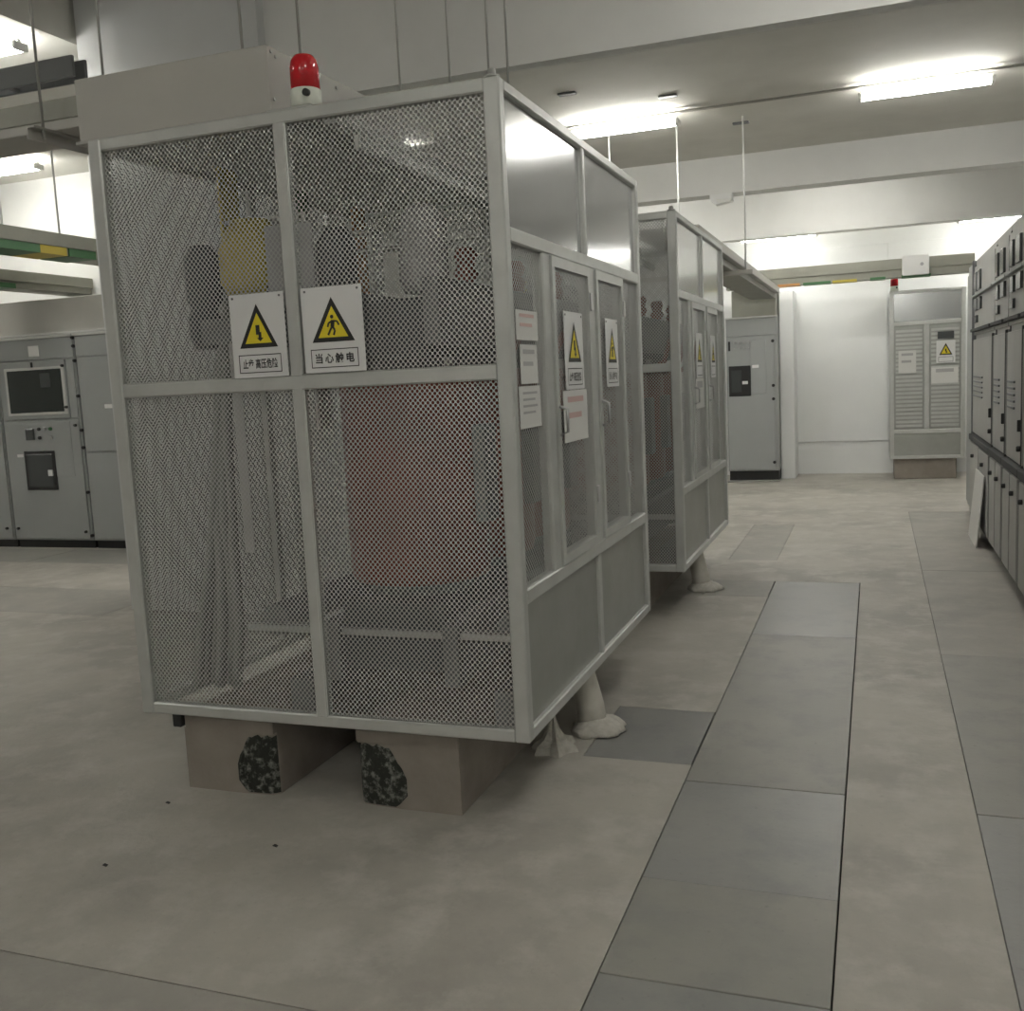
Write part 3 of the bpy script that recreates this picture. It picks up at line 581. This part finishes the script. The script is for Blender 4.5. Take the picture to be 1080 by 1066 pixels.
# left neighbour at the frame edge
t = cab_root('switch_cabinet', 'grey cabinet cut off by the left edge of the photo', 0.99, 2.10, (-9.25, 7.78, 0), group=G1)
pn(t, 'header_panel', 0.01, 0.98, 1.875, 2.075, 0.012, 'cab_door'); pn(t, 'top_trim', 0.0, 0.99, 2.075, 2.10, 0.035, 'cab_light')
d = pn(t, 'lower_door', 0.02, 0.975, 0.10, 1.28, 0.018, 'cab_door'); knob(d, 0.92, 0.2, y=-0.018, name='lock'); pn(t, 'upper_door', 0.02, 0.975, 1.295, 1.86, 0.018, 'cab_door')
t = cab_root('switch_cabinet', 'grey cabinet seen only through the near cage\'s left mesh', 0.95, 2.10, (-6.25, 7.78, 0), group=G1)
pn(t, 'header_panel', 0.01, 0.94, 1.875, 2.075, 0.012, 'cab_door'); pn(t, 'top_trim', 0.0, 0.95, 2.075, 2.10, 0.035, 'cab_light'); pn(t, 'upper_door', 0.03, 0.92, 0.96, 1.86, 0.018, 'cab_door'); pn(t, 'lower_door', 0.03, 0.92, 0.10, 0.945, 0.018, 'cab_door')
# far cabinet beside the white wall
t = cab_root('switch_cabinet', 'blue grey cabinet with black breaker window at the far end of the aisle', 0.645, 2.10, (-1.80, 13.22, 0), plinth=0.13, depth=0.7)
pn(t, 'header_panel', 0.01, 0.635, 1.86, 2.08, 0.012, 'cab_door'); pn(t, 'top_trim', 0.0, 0.645, 2.08, 2.10, 0.03, 'cab_light')
d = pn(t, 'door', 0.012, 0.60, 0.15, 1.85, 0.018, 'cab_door')
w_ = pn(d, 'breaker_window', 0.03, 0.305, 1.10, 1.485, 0.030, 'black'); pn(w_, 'breaker_switch', 0.20, 0.27, 1.25, 1.29, 0.04, 'white'); pn(w_, 'breaker_face', 0.06, 0.19, 1.15, 1.43, 0.034, 'meter')
pn(d, 'control_panel', 0.31, 0.50, 1.12, 1.80, 0.021, 'cab_door'); pn(d, 'label_plate', 0.325, 0.41, 1.45, 1.49, 0.024, 'white'); pn(d, 'meter', 0.03, 0.055, 1.68, 1.80, 0.03, 'black')
for x in (0.11, 0.17, 0.23, 0.29): knob(d, x, 1.78, 0.016, 'ink_grey', 'indicator', y=-0.018); knob(d, x, 1.71, 0.010, 'ink_grey', 'indicator', y=-0.018)
for z in (1.78, 1.22, 1.05, 0.24): knob(t, 0.585, z, 0.02, y=-0.018)
BB(-0.02, 0.665, -0.16, 0.0, 0, 0.012).build('base_plate', 'plate', t)

# row along the right: fronts face the aisle (-X); local x runs towards the camera
G2 = 'switchgear cabinets along the right edge'
RZ = -PI / 2
XR = 0.83
def right_cab(y_far, wd, label, kind):
    t = cab_root('switchgear_cabinet', label, wd, 2.28, (XR, y_far, 0), RZ, 0.06, 0.85, G2, 'cab_warm')
    if kind == 'end':
        pn(t, 'panel', 0.02, wd - 0.03, 0.1, 2.2, 0.012, 'cab'); 
        pn(t, 'edge_strip', wd - 0.03, wd, 0.06, 2.28, 0.03, 'clamp')
        return t
    h = pn(t, 'instrument_panel', 0.02, wd - 0.02, 1.64, 2.22, 0.014, 'cab_warm')
    n = 2 if wd < 1 else 3
    for (za, zb_) in ((2.00, 2.16), (1.84, 1.94), (1.74, 1.80)):
        a = 0.12 if za > 1.95 else 0.16
        pn(h, 'meter', a, a + 0.20 * min(1, wd), za, zb_, 0.03, 'meter')
        if za > 1.8: pn(h, 'meter', a + 0.30, a + 0.50, za, zb_, 0.03, 'meter')
    pn(h, 'dark_slot', 0.05, wd - 0.05, 1.665, 1.69, 0.05, 'seam'); pn(h, 'ledge', 0.02, wd - 0.02, 1.955, 1.975, 0.04, 'cab')  # dark slot across the foot of the instrument panel, then a ledge
    d = pn(t, 'door', 0.03, wd - 0.04, 0.80, 1.60, 0.022, 'cab_warm')
    for q in range(5):
        pn(d, 'louver', 0.12, wd * 0.55, 1.12 + q * 0.04, 1.135 + q * 0.04, 0.032, 'clamp')
    pn(d, 'handle', wd - 0.11, wd - 0.09, 1.0, 1.07, 0.04, 'black'); knob(d, wd - 0.08, 0.9, 0.018, name='lock', y=-0.022)
    pn(t, 'cable_ledge', 0.0, wd, 0.735, 0.785, 0.05, 'seam')
    d2 = pn(t, 'lower_door', 0.06, wd * 0.5 - 0.01, 0.10, 0.72, 0.045, 'cab_warm'); knob(d2, wd * 0.25, 0.62, 0.016, name='lock', y=-0.045)
    d3 = pn(t, 'lower_door', wd * 0.5 + 0.04, wd - 0.04, 0.10, 0.72, 0.045, 'cab_warm'); knob(d3, wd * 0.75, 0.62, 0.016, name='lock', y=-0.045)
    pn(t, 'edge_strip', wd - 0.035, wd - 0.002, 0.06, 1.62, 0.01, 'clamp')
    pn(t, 'door_gap', 0.0, 0.028, 0.1, 2.24, 0.006, 'seam'); pn(t, 'door_gap', wd - 0.085, wd - 0.042, 0.1, 1.62, 0.024, 'seam'); pn(t, 'door_gap', wd * 0.5 - 0.008, wd * 0.5 + 0.038, 0.1, 0.73, 0.006, 'seam')
    return t
right_cab(10.45, 0.72, 'narrow grey end panel of the right row, farthest down the aisle', 'end')
right_cab(9.72, 1.60, 'far pale cabinet of the right row with three dark meters near the top', 'full')
right_cab(8.11, 0.80, 'pale right row cabinet second nearest the camera, with dark instrument windows', 'full')
right_cab(7.30, 0.80, 'right row cabinet cut by the frame edge, nearest the camera', 'full')
right_cab(6.49, 0.80, 'right row cabinet just outside the right frame edge', 'full')
# loose cover leaning at the foot of the far cabinet and the dark opening beside it
t = thing('cover_sheet', 'dirty white cover sheet leaning against the foot of the right row', 'panel', (0.77, 8.7, 0.0))
mb = MB(); mb.v = [(0.72, 8.95, 0.0), (0.72, 8.3, 0.0), (0.772, 8.3, 0.55), (0.772, 8.95, 0.55)]; mb.v += [(x + 0.008, y, z) for x, y, z in mb.v]
mb.add([(0, 1, 2, 3), (4, 5, 6, 7), (0, 1, 5, 4), (1, 2, 6, 5), (2, 3, 7, 6), (3, 0, 4, 7)], 0); mb.build('sheet', 'paper', t)

# small cage at the far end, on its own base
t = thing('transformer_cage', 'small far cage with louvred panels and warning sign beside the white wall', 'cage', (0.59, 13.6, 0.25), 0, 'perforated transformer cages')
CX0, CX1, CY0, CY1, CZ0, CZ1 = 0.17, 1.02, 13.2, 13.95, 0.25, 2.29
for x in (CX0, CX1 - 0.05):
    for y in (CY0, CY1 - 0.05): BB(x, x + 0.05, y, y + 0.05, CZ0, CZ1).build('post', 'alu', t)
for za, zb_ in ((CZ0, CZ0 + 0.04), (0.56, 0.61), (1.87, 1.92), (CZ1 - 0.04, CZ1)):
    BB(CX0 + 0.05, CX1 - 0.05, CY0 + 0.001, CY0 + 0.045, za, zb_).build('rail', 'alu', t)
    for x in (CX0, CX1 - 0.045): BB(x, x + 0.044, CY0 + 0.05, CY1 - 0.05, za, zb_).build('rail', 'alu', t)
BB(0.56, 0.62, CY0 + 0.002, CY0 + 0.045, 0.61, 1.87).build('mullion', 'alu', t)
B(CX0 + 0.05, CX1 - 0.05, CY0 + 0.015, CY0 + 0.018, 1.92, CZ1 - 0.04).build('solid_panel', 'sheet', t)
B(CX0 + 0.05, CX1 - 0.05, CY0 + 0.015, CY0 + 0.018, CZ0 + 0.04, 0.56).build('skirt_panel', 'sheet_dull', t)
for xa, xb in ((CX0 + 0.05, 0.56), (0.62, CX1 - 0.05)):
    p = B(xa, xb, CY0 + 0.022, CY0 + 0.026, 0.61, 1.87).build('louvre_panel', 'sheet_dull', t)
    mb = MB()
    for q in range(24): z = 0.64 + q * 0.05; mb.prism([(xa + 0.02, z), (xb - 0.02, z), (xb - 0.02, z + 0.028), (xa + 0.02, z + 0.028)], CY0 + 0.010, CY0 + 0.022)
    o = mb.build('louvre', 'alu', p); o['kind'] = 'stuff'
for x in (CX0 + 0.02, CX1 - 0.02): B(x - .002, x + .002, CY0 + 0.05, CY1 - 0.05, CZ0 + 0.04, CZ1 - 0.04).build('side_panel', 'sheet_dull', t)
B(CX0 + 0.05, CX1 - 0.05, CY1 - 0.03, CY1 - 0.026, CZ0 + 0.04, CZ1 - 0.04).build('back_panel', 'sheet_dull', t)
solo('concrete_block', BB(0.22, 0.93, 13.24, 13.92, 0, 0.25, b=0.008), 'block', 'dark concrete base under the far small cage', 'block', (0.57, 13.58, 0), 'concrete blocks under the cages')
beacon(0.225, 13.23, CZ1, 'tiny red beacon on the top left corner of the far cage', 0.95)

# ------------------------------------------------------------------ signs and notices
_txt = bpy.data.curves.new('txt', 'FONT'); _txt.offset = 0.022; _to = bpy.data.objects.new('txt', _txt); COL.objects.link(_to)
def glyphs(body, height, width, cx, cz, y, spacing=1.0):
    _txt.body = body; _txt.align_x = 'LEFT'; _txt.space_character = spacing
    dg = bpy.context.evaluated_depsgraph_get(); dg.update()
    me = bpy.data.meshes.new_from_object(_to.evaluated_get(dg))
    xs_ = [v.co.x for v in me.vertices]; ys_ = [v.co.y for v in me.vertices]
    sx = width / (max(xs_) - min(xs_)); sy = height / (max(ys_) - min(ys_)); mx = (max(xs_) + min(xs_)) / 2; my = (max(ys_) + min(ys_)) / 2
    mb = MB(); mb.v = [((v.co.x - mx) * sx + cx, y, (v.co.y - my) * sy + cz) for v in me.vertices]
    mb.add([tuple(p.vertices) for p in me.polygons], 0); bpy.data.meshes.remove(me); return mb
def ring(mb, pts_o, pts_i, y):
    n = len(mb.v); k = len(pts_o)
    mb.v += [(x, y, z) for x, z in pts_o] + [(x, y, z) for x, z in pts_i]
    mb.add([(i, (i + 1) % k, (i + 1) % k + k, i + k) for i in range(k)], n); return mb
def sign(loc, rz, wd, ht, text, spacing, figure, label, cat='sign', group='yellow triangle warning signs', detail=True):
    t = thing('warning_sign', label, cat, loc, rz, group); ORG[t.name] = (0, 0, 0)
    BB(-wd / 2, wd / 2, -0.003, 0, 0, ht, b=0.001).build('plate', 'sign', t)
    a = wd * 0.35; zb = ht * 0.355; zt = zb + ht * 0.52; zc = zb + (zt - zb) / 3; q = 0.70
    to = [(-a, zb), (a, zb), (0, zt)]; ti = [(x * q, zc + (z - zc) * q) for x, z in to]
    MB().prism(ti, -0.0042, -0.003).build('yellow_field', 'yellow', t)
    ring(MB(), to, ti, -0.0044).build('black_triangle', 'ink', t)
    if figure == 'bolt':
        mb = MB(); u = wd * 0.1
        mb.prism([(-0.35 * u, zc + 1.25 * u), (0.35 * u, zc + 1.25 * u), (0.35 * u, zc + 0.15 * u), (0.6 * u, zc + 0.15 * u), (0.6 * u, zc - 0.75 * u), (0.95 * u, zc - 0.75 * u), (0.35 * u, zc - 1.3 * u), (-0.2 * u, zc - 0.75 * u), (0.1 * u, zc - 0.75 * u), (0.1 * u, zc - 0.25 * u), (-0.35 * u, zc - 0.25 * u)], -0.0050, -0.0042)
        mb.build('lightning_bolt', 'ink', t)
    elif figure == 'man':
        mb = MB(); u = wd * 0.1; y = -0.0048
        mb.lathe([(0.28 * u, -0.0050), (0.28 * u, -0.0042)], (-0.05 * u, 0, zc + 1.45 * u), 10, axis='y')
        def limb(p, r): # flat tapered stroke
            for (x0, z0), (x1, z1) in zip(p[:-1], p[1:]):
                d = Vector((x1 - x0, z1 - z0)).normalized(); nx, nz = -d.y * r * u, d.x * r * u
                mb.prism([(x0 * u + nx, zc + z0 * u + nz), (x0 * u - nx, zc + z0 * u - nz), (x1 * u - nx, zc + z1 * u - nz), (x1 * u + nx, zc + z1 * u + nz)], -0.0050, -0.0042)
        limb([(0, 1.15), (0.05, 0.1)], 0.26) if False else limb([(0.1, 0.95), (-0.05, 0.0)], 0.30)
        limb([(0.1, 0.85), (0.8, 0.75), (1.05, 0.2)], 0.13); limb([(0.0, 0.85), (-0.65, 0.55), (-0.8, 0.0)], 0.13)
        limb([(0.0, 0.05), (0.35, -0.5), (0.1, -1.2)], 0.15); limb([(-0.08, 0.05), (-0.45, -0.5), (-0.8, -1.15)], 0.15)
        mb.build('shock_figure', 'ink', t)
    bx0, bx1, bz0, bz1 = -wd * 0.39, wd * 0.39, ht * 0.055, ht * 0.275; e = 0.0028 if detail else 0.004
    ring(MB(), [(bx0, bz0), (bx1, bz0), (bx1, bz1), (bx0, bz1)], [(bx0 + e, bz0 + e), (bx1 - e, bz0 + e), (bx1 - e, bz1 - e), (bx0 + e, bz1 - e)], -0.0040).build('text_frame', 'ink', t)
    if text: glyphs(text, ht * 0.12, wd * 0.64, 0, (bz0 + bz1) / 2, -0.0040, spacing).build('lettering', 'ink', t)
    if detail:
        for x in (-wd * 0.43, wd * 0.43): MB().lathe([(0.004, -0.0045), (0.004, -0.001)], (x, 0, ht * 0.955), 8, axis='y').build('rivet', 'clamp', t)
    return t
def notice(loc, rz, wd, ht, label, rows=0, mt='ink_grey', group='paper notices on the cages', top=0.85, name='paper_notice'):
    t = thing(name, label, 'notice', loc, rz, group); ORG[t.name] = (0, 0, 0)
    BB(-wd / 2, wd / 2, -0.002, 0, 0, ht, b=0.0008).build('sheet', 'paper', t)
    for k in range(rows):
        z = ht * (top - k * 0.62 / max(rows, 1)); MB().box(-wd * 0.33, wd * (0.33 - 0.1 * (k % 2)), -0.0026, -0.0019, z - ht * 0.16 / rows, z + ht * 0.06 / rows).build('printed_line', mt, t)
    return t
SY = Y0 - 0.0
sign((-1.936, SY - 0.0005, 1.500), 0, 0.212, 0.277, '止步 高压危险', 1.0, 'bolt', 'front sign with black lightning bolt in a yellow triangle, left of the mullion')
sign((-1.652, SY - 0.0005, 1.504), 0, 0.224, 0.275, '当心触电', 1.35, 'man', 'front sign with black human figure in a yellow triangle, right of the mullion')
SX = X1 + 0.0015
RS = PI / 2
sign((SX, 3.585, 1.405), RS, 0.24, 0.28, '止步 高压危险', 1.0, 'bolt', 'warning sign on the near cage\'s right side, on the door closer to us')
notice((SX, 3.58, 1.216), RS, 0.31, 0.186, 'white notice with faded red print below the side warning sign', 2, 'ink_red')
sign((SX, 4.155, 1.402), RS, 0.205, 0.28, '当心触电', 1.35, 'man', 'warning sign on the near cage\'s right side, on the farther door')
notice((X1 - 0.012, 3.10, 1.574), RS, 0.215, 0.095, 'small label with reddish print on the near cage\'s right side, topmost near the corner post', 2, 'ink_red')
notice((X1 - 0.012, 3.105, 1.435), RS, 0.17, 0.125, 'white paper under the reddish label on the near cage\'s right side', 2)
notice((X1 - 0.012, 3.10, 1.293), RS, 0.215, 0.135, 'lowest white paper near the corner post of the near cage\'s right side', 4)
# second cage
sign((SX, 3.585 + DY, 1.405), RS, 0.24, 0.28, '', 1, 'bolt', 'warning sign on the second cage\'s side, on the nearer door', detail=False)
notice((SX, 3.58 + DY, 1.216), RS, 0.31, 0.186, 'white notice below the warning sign on the second cage', 1)
sign((SX, 4.155 + DY, 1.402), RS, 0.205, 0.28, '', 1, 'man', 'warning sign on the second cage\'s side, on the farther door', detail=False)
# far cage
YF = CY0 - 0.0005
sign((0.80, YF, 1.40), 0, 0.21, 0.27, '', 1, 'bolt', 'warning sign with yellow triangle on the far small cage', detail=False)
t = thing('name_plate', 'black rectangular plate above the far cage\'s warning sign', 'plate', (0.80, YF, 1.69)); ORG[t.name] = (0, 0, 0)
BB(-0.09, 0.09, -0.004, 0, 0, 0.085, b=0.001).build('plate', 'meter', t)
notice((0.79, YF, 1.16), 0, 0.30, 0.19, 'large white notice below the far cage\'s warning sign', 1)
notice((0.37, YF, 1.30), 0, 0.20, 0.27, 'white paper on the left panel of the far cage', 2)
bpy.data.objects.remove(_to)
